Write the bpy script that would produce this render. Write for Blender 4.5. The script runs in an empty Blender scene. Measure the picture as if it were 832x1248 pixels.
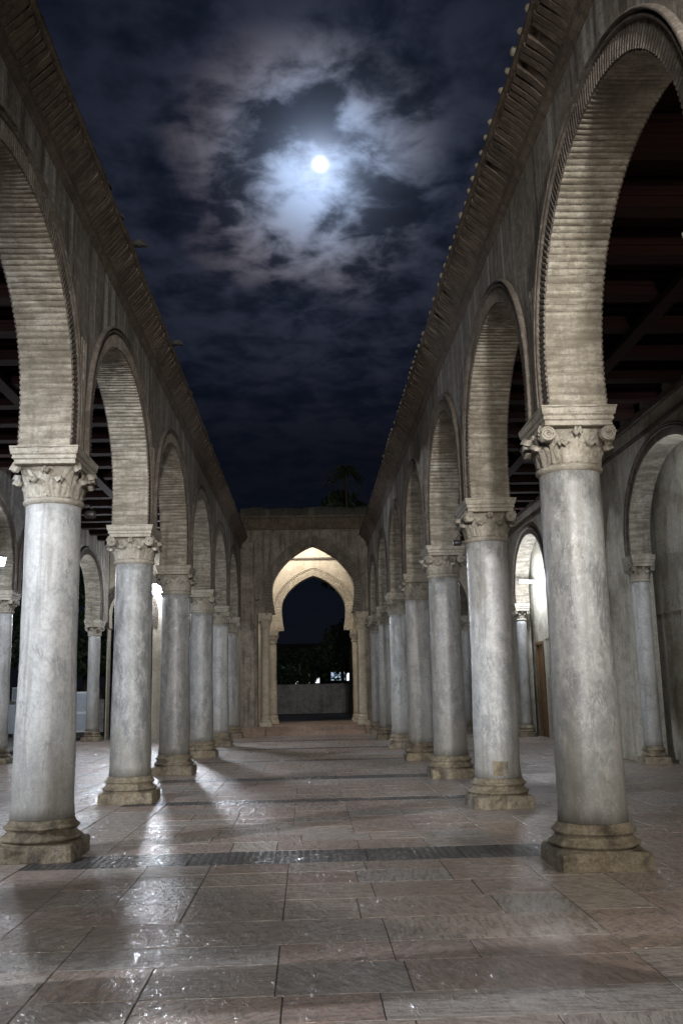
import bpy, math, random
from mathutils import Vector, Matrix, noise as mnoise
R = math.radians
sc = bpy.context.scene
col = sc.collection
rnd = random.Random(7)

# ------------------------------------------------------------------ camera
YAW, PITCH, ROLL, FPX = 0.0392, 0.1884, -0.0218, 1130.7
cd = bpy.data.cameras.new('camera'); cam = bpy.data.objects.new('camera', cd); col.objects.link(cam)
fwd = Vector((math.sin(YAW)*math.cos(PITCH), math.cos(YAW)*math.cos(PITCH), math.sin(PITCH)))
rt = Vector((math.cos(YAW), -math.sin(YAW), 0)); up = rt.cross(fwd)
rt2 = math.cos(ROLL)*rt + math.sin(ROLL)*up; up2 = -math.sin(ROLL)*rt + math.cos(ROLL)*up
m3 = Matrix((rt2, up2, -fwd)).transposed()
cam.matrix_world = Matrix.Translation((0, 0, 1.5)) @ m3.to_4x4()
cd.sensor_fit = 'VERTICAL'; cd.sensor_height = 36; cd.lens = FPX/1248*36
cd.clip_start = .05; cd.clip_end = 2000
sc.camera = cam

# ------------------------------------------------------------------ view / exposure
sc.view_settings.view_transform = 'Standard'; sc.view_settings.look = 'None'
sc.view_settings.exposure = 0; sc.view_settings.gamma = 1
sc.cycles.use_denoising = True
sc.cycles.max_bounces = 7; sc.cycles.diffuse_bounces = 4; sc.cycles.glossy_bounces = 3
sc.cycles.sample_clamp_indirect = 4
sc.cycles.use_light_tree = True

# ------------------------------------------------------------------ world: moonlit, broken cloud
MOON = Vector((0.01957, 0.85364, 0.52049)).normalized()
W = bpy.data.worlds.new('World'); sc.world = W; W.use_nodes = True
nt = W.node_tree; nt.nodes.clear()
class NB:
    def __init__(s, nt): s.nt = nt
    def n(s, t, **k):
        o = s.nt.nodes.new(t)
        for a, b in k.items(): setattr(o, a, b)
        return o
    def set(s, sock, v):
        if hasattr(v, 'links') or isinstance(v, bpy.types.NodeSocket): s.nt.links.new(v, sock)
        else: sock.default_value = v
    def m(s, op, a, b=0.0, c=None, clamp=False):
        o = s.n('ShaderNodeMath', operation=op, use_clamp=clamp)
        s.set(o.inputs[0], a); s.set(o.inputs[1], b)
        if c is not None: s.set(o.inputs[2], c)
        return o.outputs[0]
    def vm(s, op, a, b=None):
        o = s.n('ShaderNodeVectorMath', operation=op)
        s.set(o.inputs[0], a)
        if b is not None: s.set(o.inputs[1], b)
        return o.outputs['Value'] if op == 'DOT_PRODUCT' else o.outputs[0]
    def mapv(s, v, scale=(1,1,1), loc=(0,0,0), rot=(0,0,0)):
        o = s.n('ShaderNodeMapping'); s.set(o.inputs[0], v)
        o.inputs[1].default_value = loc; o.inputs[2].default_value = rot; o.inputs[3].default_value = scale
        return o.outputs[0]
    def noise(s, v, scale, detail=4, rough=.5, dist=0, lac=2):
        o = s.n('ShaderNodeTexNoise'); s.set(o.inputs['Vector'], v)
        o.inputs['Scale'].default_value = scale; o.inputs['Detail'].default_value = detail
        o.inputs['Roughness'].default_value = rough; o.inputs['Distortion'].default_value = dist
        o.inputs['Lacunarity'].default_value = lac
        return o.outputs['Fac']
    def ramp(s, f, stops, interp='LINEAR'):
        o = s.n('ShaderNodeValToRGB'); o.color_ramp.interpolation = interp
        e = o.color_ramp.elements
        while len(e) > 1: e.remove(e[0])
        e[0].position = stops[0][0]; e[0].color = c4(stops[0][1])
        for p, c in stops[1:]:
            q = e.new(p); q.color = c4(c)
        s.set(o.inputs[0], f); return o.outputs[0]
    def mr(s, v, a, b, c=0, d=1, smooth=True):
        o = s.n('ShaderNodeMapRange', interpolation_type='SMOOTHSTEP' if smooth else 'LINEAR')
        s.set(o.inputs[0], v); o.inputs[1].default_value = a; o.inputs[2].default_value = b
        s.set(o.inputs[3], c); s.set(o.inputs[4], d); return o.outputs[0]
    def mix(s, f, a, b, mode='MIX'):
        o = s.n('ShaderNodeMix', data_type='RGBA', blend_type=mode, clamp_factor=True)
        s.set(o.inputs[0], f); s.set(o.inputs[6], c4(a) if isinstance(a, (tuple, float, int)) else a)
        s.set(o.inputs[7], c4(b) if isinstance(b, (tuple, float, int)) else b); return o.outputs[2]
    def bump(s, h, strength, dist, normal=None):
        o = s.n('ShaderNodeBump'); s.set(o.inputs['Height'], h); o.inputs['Strength'].default_value = strength
        o.inputs['Distance'].default_value = dist
        if normal is not None: s.set(o.inputs['Normal'], normal)
        return o.outputs[0]
def c4(c):
    if isinstance(c, (float, int)): return (c, c, c, 1)
    return tuple(c) if len(c) == 4 else (*c, 1)
b = NB(nt)
gen = b.n('ShaderNodeTexCoord').outputs['Generated']
sky = b.n('ShaderNodeTexSky', sky_type='NISHITA', sun_disc=False)
sky.sun_elevation = math.asin(MOON.z); sky.sun_rotation = math.atan2(MOON.x, MOON.y)
sky.air_density = 1; sky.dust_density = .3
sep = b.n('ShaderNodeSeparateXYZ'); nt.links.new(gen, sep.inputs[0])
dz = b.m('MAXIMUM', sep.outputs[2], .0)
den = b.m('ADD', dz, .12)
comb = b.n('ShaderNodeCombineXYZ')
nt.links.new(b.m('DIVIDE', sep.outputs[0], den), comb.inputs[0]); nt.links.new(b.m('DIVIDE', sep.outputs[1], den), comb.inputs[1])
P = comb.outputs[0]
ang = b.m('MULTIPLY', b.m('ARCCOSINE', b.m('MINIMUM', b.vm('DOT_PRODUCT', b.vm('NORMALIZE', gen), tuple(MOON)), .9999999)), 57.2958)
SEED = (3.4, 7.5, 1.3)
n1 = b.noise(b.mapv(P, (1, .8, 1), SEED), 6.5, 7, .53, .35)
n2 = b.noise(b.mapv(P, (1, 1, 1), (9.2, 4.4, 2.0)), 14, 7, .55, .35)
n3 = b.noise(b.mapv(P, (1, 1, 1), (1.2, 14.4, 5.0)), 1.6, 3, .5)
cl = b.m('ADD', b.m('ADD', b.m('MULTIPLY', n1, .5), b.m('MULTIPLY', n2, .36)), b.m('MULTIPLY', n3, .14))
cloud = b.mr(cl, .43, .60)
soft = b.mr(cl, .33, .62)
# light scattered towards us through the cloud, falling off with the angle from the moon
g1 = b.m('POWER', 2.71828, b.m('MULTIPLY', b.m('MULTIPLY', ang, ang), -1/(2*2.7**2)))
g2 = b.m('ADD', b.mr(b.m('ADD', ang, b.m('MULTIPLY', b.m('SUBTRACT', n3, .5), -9)), 8.3, 3.2, 0, .55), b.m('MULTIPLY', b.m('POWER', 2.71828, b.m('MULTIPLY', ang, -1/6.)), .2))
g3 = b.m('POWER', 2.71828, b.m('MULTIPLY', ang, -1/13.))
c_in = b.mix(1.0, b.ramp(cloud, [(0, .09), (1, 1.0)]), (.38, .60, .95), 'MULTIPLY')
def scale(c, f): 
    return b.mix(1.0, c, b.ramp(f, [(0, 0.0), (1, 1.0)]), 'MULTIPLY')
t1 = scale(c_in, b.m('MULTIPLY', g1, .9))
t2 = scale(b.mix(1.0, b.ramp(cloud, [(0, .05), (1, 1.0)]), (.215, .172, .160), 'MULTIPLY'), g2)
t3 = scale(b.mix(1.0, b.ramp(soft, [(0, .12), (1, 1.0)]), (.021, .028, .054), 'MULTIPLY'), b.m('MULTIPLY', g3, b.mr(sep.outputs[2], .23, .36)))
base = b.mix(1.0, (.0022, .0030, .0085), (.0022, .0030, .0085), 'ADD')
sk = b.mix(1.0, sky.outputs[0], (.00022, .00022, .00022), 'MULTIPLY')
acc = b.mix(1.0, t1, t2, 'ADD'); acc = b.mix(1.0, acc, t3, 'ADD'); acc = b.mix(1.0, acc, sk, 'ADD')
acc = b.mix(1.0, acc, (.0010, .0020, .0058), 'ADD')
disc = b.mr(ang, .0, .62, 1, 0)
halo = b.m('POWER', 2.71828, b.m('MULTIPLY', ang, -1/.85))
dcol = b.mix(1.0, b.mix(disc, 0.0, (1.3, 1.3, 1.4)), b.mix(halo, 0.0, (.95, 1.15, 1.6)), 'ADD')
acc = b.mix(1.0, acc, dcol, 'ADD')
bg = b.n('ShaderNodeBackground'); nt.links.new(acc, bg.inputs[0]); bg.inputs[1].default_value = 1
wo = b.n('ShaderNodeOutputWorld'); nt.links.new(bg.outputs[0], wo.inputs[0])
W.cycles.sampling_method = 'MANUAL'; W.cycles.sample_map_resolution = 512

# the moon as the one directional light (very weak)
ml = bpy.data.lights.new('moon_light', 'SUN'); ml.energy = .035; ml.angle = R(.5); ml.color = (.85, .92, 1)
mo = bpy.data.objects.new('moon_light', ml); col.objects.link(mo)
mo.rotation_euler = (-MOON).to_track_quat('-Z', 'Y').to_euler()

def light(kind, loc, target, energy, color, size=.2, spot=None, sy=None, parent=None, blend=.6):
    l = bpy.data.lights.new('lamp_light', kind); l.energy = energy; l.color = color
    if kind == 'AREA':
        l.size = size
        if sy: l.shape = 'RECTANGLE'; l.size_y = sy
    else: l.shadow_soft_size = size
    if kind == 'SPOT': l.spot_size = R(spot); l.spot_blend = blend
    o = bpy.data.objects.new('lamp_light', l); col.objects.link(o); o.location = loc
    o.rotation_euler = (Vector(target)-Vector(loc)).to_track_quat('-Z', 'Y').to_euler()
    return o

# ------------------------------------------------------------------ helpers
def tag(o, label=None, cat=None, group=None, kind=None):
    if label: o['label'] = label
    if cat: o['category'] = cat
    if group: o['group'] = group
    if kind or label: o['kind'] = kind or 'thing'
    return o
def empty(name, loc=(0,0,0), rz=0):
    o = bpy.data.objects.new(name, None); col.objects.link(o); o.location = loc; o.rotation_euler.z = rz
    return o
class MB:
    def __init__(s): s.v = []; s.f = []; s.mi = []; s.sm = []
    def add(s, vs, fs, mi=0, smooth=False):
        k = len(s.v); s.v += [tuple(v) for v in vs]
        for f in fs: s.f.append([i+k for i in f]); s.mi.append(mi); s.sm.append(smooth)
        return s
    def box(s, x0, x1, y0, y1, z0, z1, mi=0, M=None):
        vs = [(x, y, z) for z in (z0, z1) for y in (y0, y1) for x in (x0, x1)]
        if M: vs = [M @ Vector(v) for v in vs]
        return s.add(vs, [(0,2,3,1), (4,5,7,6), (0,1,5,4), (2,6,7,3), (0,4,6,2), (1,3,7,5)], mi)
    def grid(s, pts, smooth=True, mi=0, closeu=False, flip=False):   # pts[i][j]
        k = len(s.v); n = len(pts); m = len(pts[0])
        for r in pts: s.v += [tuple(p) for p in r]
        for i in range(n-1):
            for j in range(m if closeu else m-1):
                j2 = (j+1) % m
                q = [k+i*m+j, k+i*m+j2, k+(i+1)*m+j2, k+(i+1)*m+j]
                if flip: q.reverse()
                s.f.append(q); s.mi.append(mi); s.sm.append(smooth)
        return s
    def lathe(s, prof, seg=32, c=(0,0), jit=0, smooth=True, cap=True):
        rows = []
        for r, z in prof:
            rows.append([(c[0]+(r+jit*mnoise.noise(Vector((math.cos(t)*2, math.sin(t)*2, z*2.3+c[0]))))*math.cos(t),
                          c[1]+(r+jit*mnoise.noise(Vector((math.cos(t)*2, math.sin(t)*2, z*2.3+c[0]))))*math.sin(t), z)
                         for t in [2*math.pi*i/seg for i in range(seg)]])
        k = len(s.v); s.grid(rows, smooth, closeu=True)
        if cap:
            n = len(prof)
            s.f.append([k+(n-1)*seg+i for i in range(seg)]); s.mi.append(0); s.sm.append(False)
            s.f.append([k+i for i in reversed(range(seg))]); s.mi.append(0); s.sm.append(False)
        return s
    def tube(s, path, r, seg=6, mi=0, r1=None):
        path = [Vector(p) for p in path]; rows = []; n = len(path)
        for i, p in enumerate(path):
            d = (path[min(i+1, n-1)]-path[max(i-1, 0)]).normalized()
            u = d.cross(Vector((0,0,1)) if abs(d.z) < .9 else Vector((1,0,0))).normalized(); w = d.cross(u)
            rr = r if r1 is None else r+(r1-r)*i/(n-1)
            rows.append([p+u*math.cos(2*math.pi*j/seg)*rr+w*math.sin(2*math.pi*j/seg)*rr for j in range(seg)])
        return s.grid(rows, True, mi, closeu=True)
    def mesh(s, name, mats):
        me = bpy.data.meshes.new(name); me.from_pydata(s.v, [], s.f)
        for m in (mats if isinstance(mats, (list, tuple)) else [mats]): me.materials.append(m)
        me.polygons.foreach_set('material_index', s.mi); me.polygons.foreach_set('use_smooth', s.sm)
        me.update(); return me
    def build(s, name, mats, parent=None, loc=None):
        return link(name, s.mesh(name, mats), parent, loc)
def link(name, me, parent=None, loc=None):
    o = bpy.data.objects.new(name, me); col.objects.link(o)
    if parent: o.parent = parent
    if loc: o.location = loc
    return o
def copy_tree(o, parent=None):
    c = o.copy(); col.objects.link(c)
    if parent: c.parent = parent
    for ch in list(o.children): copy_tree(ch, c)
    return c

# ------------------------------------------------------------------ materials
MATS = {}
def newmat(name):
    m = bpy.data.materials.new(name); m.use_nodes = True; t = m.node_tree; t.nodes.clear()
    bb = NB(t); pb = bb.n('ShaderNodeBsdfPrincipled'); o = bb.n('ShaderNodeOutputMaterial')
    t.links.new(pb.outputs[0], o.inputs[0]); MATS[name] = m
    return m, bb, pb
def stone(name, c0, c1, stain, streak=.5, light_streak=(.42,.41,.38), ls=.3, rough=.85, bump=.5, scale=1.0, grime=.5, pit=.5, course=False):
    m, b, p = newmat(name)
    geo = b.n('ShaderNodeNewGeometry').outputs['Position']
    big = b.noise(geo, .9*scale, 5, .6, .4)
    mid = b.noise(b.mapv(geo, (1,1,1), (3,1,7)), 4.5*scale, 6, .65, .3)
    fine = b.noise(geo, 42*scale, 5, .7)
    stv = b.mapv(geo, (7,7,.45), (1,2,3)); st = b.noise(stv, 1.0, 6, .6, .3)
    st2 = b.noise(b.mapv(geo, (4,4,.22), (11,5,3)), 1.0, 5, .6, .2)
    c = b.mix(b.mr(mid, .3, .7), c0, c1)
    c = b.mix(b.m('MULTIPLY', b.mr(big, .45, .68), grime), c, stain)
    c = b.mix(b.m('MULTIPLY', b.mr(st, .48, .66), streak), c, stain)
    c = b.mix(b.m('MULTIPLY', b.mr(st2, .52, .66), ls), c, light_streak)
    c = b.mix(b.mr(fine, .34, .50, .55, 0), c, stain)
    blo = b.noise(b.mapv(geo, (1,1,1), (5,9,2)), 13*scale, 8, .75, .3)
    c = b.mix(b.mr(blo, .50, .64, 0, .55), c, stain)
    c = b.mix(b.mr(blo, .34, .46, .4, 0), c, light_streak)
    if course:
        cn = b.noise(b.mapv(geo, (2.2,2.2,17)), 1, 3, .6)
        c = b.mix(b.mr(cn, .42, .60, 0, .6), c, stain)
    b.set(p.inputs['Base Color'], c)
    b.set(p.inputs['Roughness'], b.mr(mid, .2, .8, rough-.1, min(1, rough+.1)))
    h = b.m('ADD', b.m('MULTIPLY', mid, .6), b.m('MULTIPLY', fine, .35*pit))
    b.set(p.inputs['Normal'], b.bump(h, bump, .03))
    return m
M_wall  = stone('weathered_plaster', (.25,.222,.185), (.155,.13,.104), (.045,.037,.03), .85, (.42,.405,.375), .9, .88, .55)
M_wall2 = stone('pale_plaster', (.52,.49,.42), (.40,.37,.29), (.20,.175,.12), .4, (.56,.55,.50), .5, .85, .7, 1.0, .9)
M_arch  = stone('archivolt_stone', (.15,.125,.10), (.09,.072,.056), (.035,.028,.022), .35, (.3,.28,.25), .2, .85, .8, 1.5)
M_corn  = stone('cornice_brick', (.155,.118,.085), (.085,.062,.046), (.032,.024,.018), .35, (.22,.19,.15), .25, .88, .5, 1.6)
M_cope  = stone('mossy_coping', (.07,.064,.05), (.04,.039,.03), (.03,.032,.022), .3, (.22,.21,.18), .3, .95, .9, 2.0)
M_tile  = stone('tile_end_clay', (.30,.27,.21), (.20,.17,.12), (.08,.07,.05), .2, (.34,.32,.28), .2, .85, .6, 2.0)
M_brick = stone('soffit_brick', (.345,.315,.255), (.24,.215,.168), (.105,.088,.063), .45, (.46,.44,.39), .4, .85, .8, 1.3, .35, .9, True)
M_cap   = stone('carved_limestone', (.42,.39,.33), (.31,.28,.225), (.13,.11,.078), .3, (.50,.48,.43), .25, .78, .8, 2.0, .6, .9)
M_base  = stone('stained_base_stone', (.33,.28,.195), (.19,.15,.095), (.06,.045,.028), .25, (.40,.37,.31), .35, .75, 1.0, 3.4, .95, 1.0)
M_gate  = stone('gate_stone', (.30,.262,.205), (.18,.152,.118), (.065,.055,.044), .8, (.28,.26,.22), .3, .88, .6)
M_arch2 = stone('gate_archivolt_stone', (.185,.16,.125), (.125,.105,.082), (.08,.065,.05), .4, (.34,.32,.27), .3, .85, .6)  # ring's shading put into its colour, as frontal light leaves it flat
M_warm  = stone('warm_limestone', (.46,.41,.32), (.38,.33,.25), (.22,.18,.13), .25, (.5,.47,.40), .3, .85, .5)
M_step  = stone('step_stone', (.34,.24,.18), (.25,.17,.125), (.10,.075,.055), .1, (.24,.2,.16), .1, .7, .5, 2.0)

def marble(name, c0, c1, c2, vein, low, hi):
    m, b, p = newmat(name)
    geo = b.n('ShaderNodeNewGeometry').outputs['Position']
    info = b.n('ShaderNodeObjectInfo').outputs['Random']
    off = b.n('ShaderNodeCombineXYZ'); b.set(off.inputs[0], b.m('MULTIPLY', info, 37)); b.set(off.inputs[2], b.m('MULTIPLY', info, 91))
    pos = b.vm('ADD', geo, off.outputs[0])
    big = b.noise(b.mapv(pos, (1,1,.55)), 2.4, 7, .62, 1.1)
    mott0 = b.noise(pos, 3.1, 4, .6)
    v = b.noise(b.mapv(pos, (1.2,1.2,.5), rot=(.5,.35,0)), 2.0, 8, .66, .8)
    vn = b.m('ABSOLUTE', b.m('SUBTRACT', v, .5))
    vein_f = b.m('MULTIPLY', b.mr(vn, .0, .022, 1, 0), b.mr(mott0, .45, .6))
    mott = b.noise(b.mapv(pos, (1,1,.6)), 11, 7, .74, .35)
    st = b.noise(b.mapv(pos, (8,8,.5)), 1, 5, .6)
    c = b.mix(b.mr(big, .36, .64), c0, c1)
    c = b.mix(b.mr(mott, .44, .64, 0, .55), c, c2)
    c = b.mix(b.m('MULTIPLY', vein_f, .8), c, vein)
    lv = b.noise(b.mapv(pos, (1,1,.4), rot=(-.5,.45,0)), 2.6, 7, .68, .7)
    c = b.mix(b.mr(b.m('ABSOLUTE', b.m('SUBTRACT', lv, .5)), 0, .016, .26, 0), c, (.60,.60,.58))
    c = b.mix(b.mr(st, .50, .66, 0, .55), c, (.15,.142,.12))
    sp = b.n('ShaderNodeSeparateXYZ'); b.set(sp.inputs[0], geo)
    rise = b.m('ADD', sp.outputs[2], b.m('MULTIPLY', b.m('SUBTRACT', big, .5), 2.2))
    c = b.mix(b.mr(rise, .35, 1.3, .55, 0), c, (.17,.155,.115))          # rising damp and dirt stain on the foot
    c = b.mix(b.mr(info, 0, 1, .45, 0, False), c, (.26,.245,.215))
    grain = b.noise(pos, 26, 8, .78)
    c = b.mix(b.mr(grain, .46, .62, 0, .32), c, (.17,.168,.155))
    c = b.mix(b.mr(grain, .34, .44, .22, 0), c, (.60,.60,.58))
    spot = b.noise(pos, 60, 3, .6)
    c = b.mix(b.mr(spot, .62, .72, 0, .4), c, (.12,.115,.10))
    b.set(p.inputs['Base Color'], c)
    b.set(p.inputs['Roughness'], b.mr(mott, .3, .7, low, hi))
    h = b.m('ADD', b.m('MULTIPLY', mott, .5), b.m('ADD', b.m('MULTIPLY', spot, .25), b.m('MULTIPLY', st, .5)))
    b.set(p.inputs['Normal'], b.bump(h, .35, .012))
    return m
M_marb = marble('pale_marble', (.47,.475,.475), (.28,.29,.295), (.55,.55,.535), (.17,.18,.185), .38, .6)
M_marg = marble('grey_marble', (.28,.285,.285), (.13,.135,.14), (.42,.42,.405), (.09,.095,.10), .33, .58)

# wood
m, b, p = newmat('dark_red_wood')
geo = b.n('ShaderNodeNewGeometry').outputs['Position']
w = b.noise(b.mapv(geo, (.5,14,14)), 2, 5, .6)
b.set(p.inputs['Base Color'], b.ramp(w, [(.3, (.014,.005,.0045)), (.7, (.030,.013,.011))])); p.inputs['Roughness'].default_value = .95; p.inputs['Specular IOR Level'].default_value = .15
b.set(p.inputs['Normal'], b.bump(w, .4, .01)); M_wood = m
m, b, p = newmat('door_wood')
geo = b.n('ShaderNodeNewGeometry').outputs['Position']
w = b.noise(b.mapv(geo, (14,14,.8)), 2, 5, .6)
b.set(p.inputs['Base Color'], b.ramp(w, [(.3, (.10,.055,.022)), (.7, (.22,.13,.06))])); p.inputs['Roughness'].default_value = .55
M_door = m
def plain(name, c, rough=.6, metal=0, emit=None, es=0, var=.25):
    m, b, p = newmat(name)
    geo = b.n('ShaderNodeNewGeometry').outputs['Position']
    n = b.noise(geo, 9, 5, .6)
    b.set(p.inputs['Base Color'], b.mix(b.mr(n, .3, .7, 0, var), c, tuple(x*.45 for x in c)))
    p.inputs['Roughness'].default_value = rough; p.inputs['Metallic'].default_value = metal
    if emit: p.inputs['Emission Color'].default_value = c4(emit); p.inputs['Emission Strength'].default_value = es
    return m
M_black = plain('black_housing', (.02,.02,.02), .5)
M_metal = plain('lamp_housing', (.25,.25,.26), .45, .6)
M_white = plain('white_panel', (.62,.64,.66), .5)
M_panel = plain('blue_grey_panel', (.36,.40,.44), .5)
M_glow = plain('lamp_lens', (.8,.8,.8), .4, 0, (.82,.90,1.0), 14, 0)
M_glow_w = plain('warm_lamp_lens', (.8,.8,.8), .4, 0, (1.0,.86,.66), 10, 0)
M_dark = plain('dark_far_wall', (.035,.035,.038), .9)
M_win_a = plain('lit_window', (.1,.1,.1), .3, 0, (.55,.75,1.0), .75, 0)
M_win_b = plain('dim_teal_window', (.05,.06,.06), .3, 0, (.22,.50,.60), .10, 0)
M_win_c = plain('bright_window', (.3,.3,.3), .3, 0, (.85,.92,1.0), 1.6, 0)
M_frame = plain('window_frame_paint', (.08,.08,.085), .6)
M_low = stone('boundary_render', (.36,.35,.33), (.24,.235,.22), (.06,.055,.05), .3, (.2,.19,.18), .2, .9, .4)
def leafmat(name, a, c):
    m, b, p = newmat(name)
    geo = b.n('ShaderNodeNewGeometry').outputs['Position']
    b.set(p.inputs['Base Color'], b.mix(b.noise(geo, 3, 3), a, c)); p.inputs['Roughness'].default_value = .55
    return m
M_leaf = leafmat('dark_leaves', (.03,.05,.02), (.055,.085,.035))
M_bark = plain('bark', (.10,.075,.05), .9)
M_palm = leafmat('palm_leaves', (.045,.07,.025), (.07,.10,.04))

# floor tiles
m, b, p = newmat('wet_tooled_paving')
geo = b.n('ShaderNodeNewGeometry').outputs['Position']
at = b.n('ShaderNodeAttribute'); at.attribute_name = 'tile'
s3 = b.n('ShaderNodeSeparateColor'); b.set(s3.inputs[0], at.outputs['Color'])
sp = b.n('ShaderNodeSeparateXYZ'); b.set(sp.inputs[0], geo)
an = b.m('MULTIPLY', s3.outputs[1], math.pi)
ca, sa = b.m('COSINE', an), b.m('SINE', an)
U = b.m('ADD', b.m('MULTIPLY', sp.outputs[0], ca), b.m('MULTIPLY', sp.outputs[1], sa))
V = b.m('SUBTRACT', b.m('MULTIPLY', sp.outputs[1], ca), b.m('MULTIPLY', sp.outputs[0], sa))
cv = b.n('ShaderNodeCombineXYZ'); b.set(cv.inputs[0], b.m('MULTIPLY', U, 34)); b.set(cv.inputs[1], b.m('MULTIPLY', V, 5.5)); b.set(cv.inputs[2], b.m('MULTIPLY', s3.outputs[0], 50))
tool = b.noise(cv.outputs[0], 1, 4, .55, .5)
cv2 = b.n('ShaderNodeCombineXYZ'); b.set(cv2.inputs[0], b.m('MULTIPLY', U, 11)); b.set(cv2.inputs[1], b.m('MULTIPLY', V, 3)); b.set(cv2.inputs[2], s3.outputs[0])
swell = b.noise(cv2.outputs[0], 1, 3, .5, .4)
fine = b.noise(geo, 70, 4, .65)
patch = b.noise(geo, .55, 5, .6, .5)
tc = b.ramp(s3.outputs[0], [(0, (.25,.15,.115)), (.16, (.32,.23,.18)), (.32, (.20,.135,.11)), (.46, (.32,.265,.22)), (.60, (.27,.285,.28)),
                            (.70, (.38,.34,.285)), (.82, (.26,.19,.15)), (.93, (.20,.22,.22)), (1, (.34,.28,.23))], 'LINEAR')
tc = b.mix(b.mr(tool, .38, .56, .85, 0), tc, (.085,.064,.055))
tc = b.mix(b.mr(b.noise(geo, 16, 6, .7), .45, .62, 0, .45), tc, (.36,.31,.27))
tc = b.mix(.22, tc, (.55,.46,.41))
tc = b.mix(b.mr(fine, .35, .5, .3, 0), tc, (.06,.05,.04))
band = b.mr(s3.outputs[2], .5, .51)
ribs = b.m('SINE', b.m('MULTIPLY', sp.outputs[0], 95))
bandc = b.mix(b.mr(b.m('ADD', ribs, b.m('MULTIPLY', fine, .8)), -.9, .3), (.028,.028,.029), (.075,.072,.072))
tc = b.mix(band, tc, bandc)
b.set(p.inputs['Base Color'], tc)
wet = b.mr(patch, .40, .62, .58, .44)
ro = b.m('ADD', wet, b.m('MULTIPLY', b.m('SUBTRACT', fine, .5), .25))
ro = b.m('ADD', ro, b.m('MULTIPLY', b.m('SUBTRACT', s3.outputs[0], .5), .12), clamp=True)
b.set(p.inputs['Roughness'], ro)
glint = b.noise(b.mapv(geo, (1, .5, 1)), 15, 3, .55, .5)
hh = b.m('ADD', b.m('MULTIPLY', tool, .55), b.m('ADD', b.m('MULTIPLY', swell, .35), b.m('ADD', b.m('MULTIPLY', fine, .15), b.m('MULTIPLY', glint, .35))))
hh = b.m('ADD', hh, b.m('MULTIPLY', b.m('MULTIPLY', ribs, band), .12))
b.set(p.inputs['Normal'], b.bump(hh, .9, .018)); M_floor = m
p.inputs['Specular IOR Level'].default_value = .18
film = b.mr(patch, .36, .54, .12, .8)
b.set(p.inputs['Coat Weight'], b.m('MULTIPLY', film, b.mr(glint, .44, .54, .25, 1)))
p.inputs['Coat Roughness'].default_value = .115; p.inputs['Coat IOR'].default_value = 1.5
gl2 = b.noise(b.mapv(geo, (1, .4, 1)), 9, 3, .6, .8)
b.set(p.inputs['Coat Normal'], b.bump(b.m('ADD', glint, b.m('MULTIPLY', gl2, 1.1)), 1.0, .032))
M_grout = plain('dark_joint_mortar', (.055,.045,.04), .8)
m, b, p = newmat('outer_ground')
geo = b.n('ShaderNodeNewGeometry').outputs['Position']
b.set(p.inputs['Base Color'], b.ramp(b.noise(geo, 1.3, 6, .65), [(.3, (.05,.048,.045)), (.7, (.10,.097,.09))])); p.inputs['Roughness'].default_value = .8
M_ground = m

# ------------------------------------------------------------------ layout constants
XL, XR = -2.544, 2.40
SL, SR = 4.432, 4.005
YL0, YR0 = 9.32, 8.17
LC = [YL0+k*SL for k in range(-3, 5)] + [31.3]
RC = [YR0+k*SR for k in range(-3, 6)] + [31.75]
HT = .245              # half thickness of arcade walls
ZI = 3.90              # impost top
YF = 32.3              # face of the end gate

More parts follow.
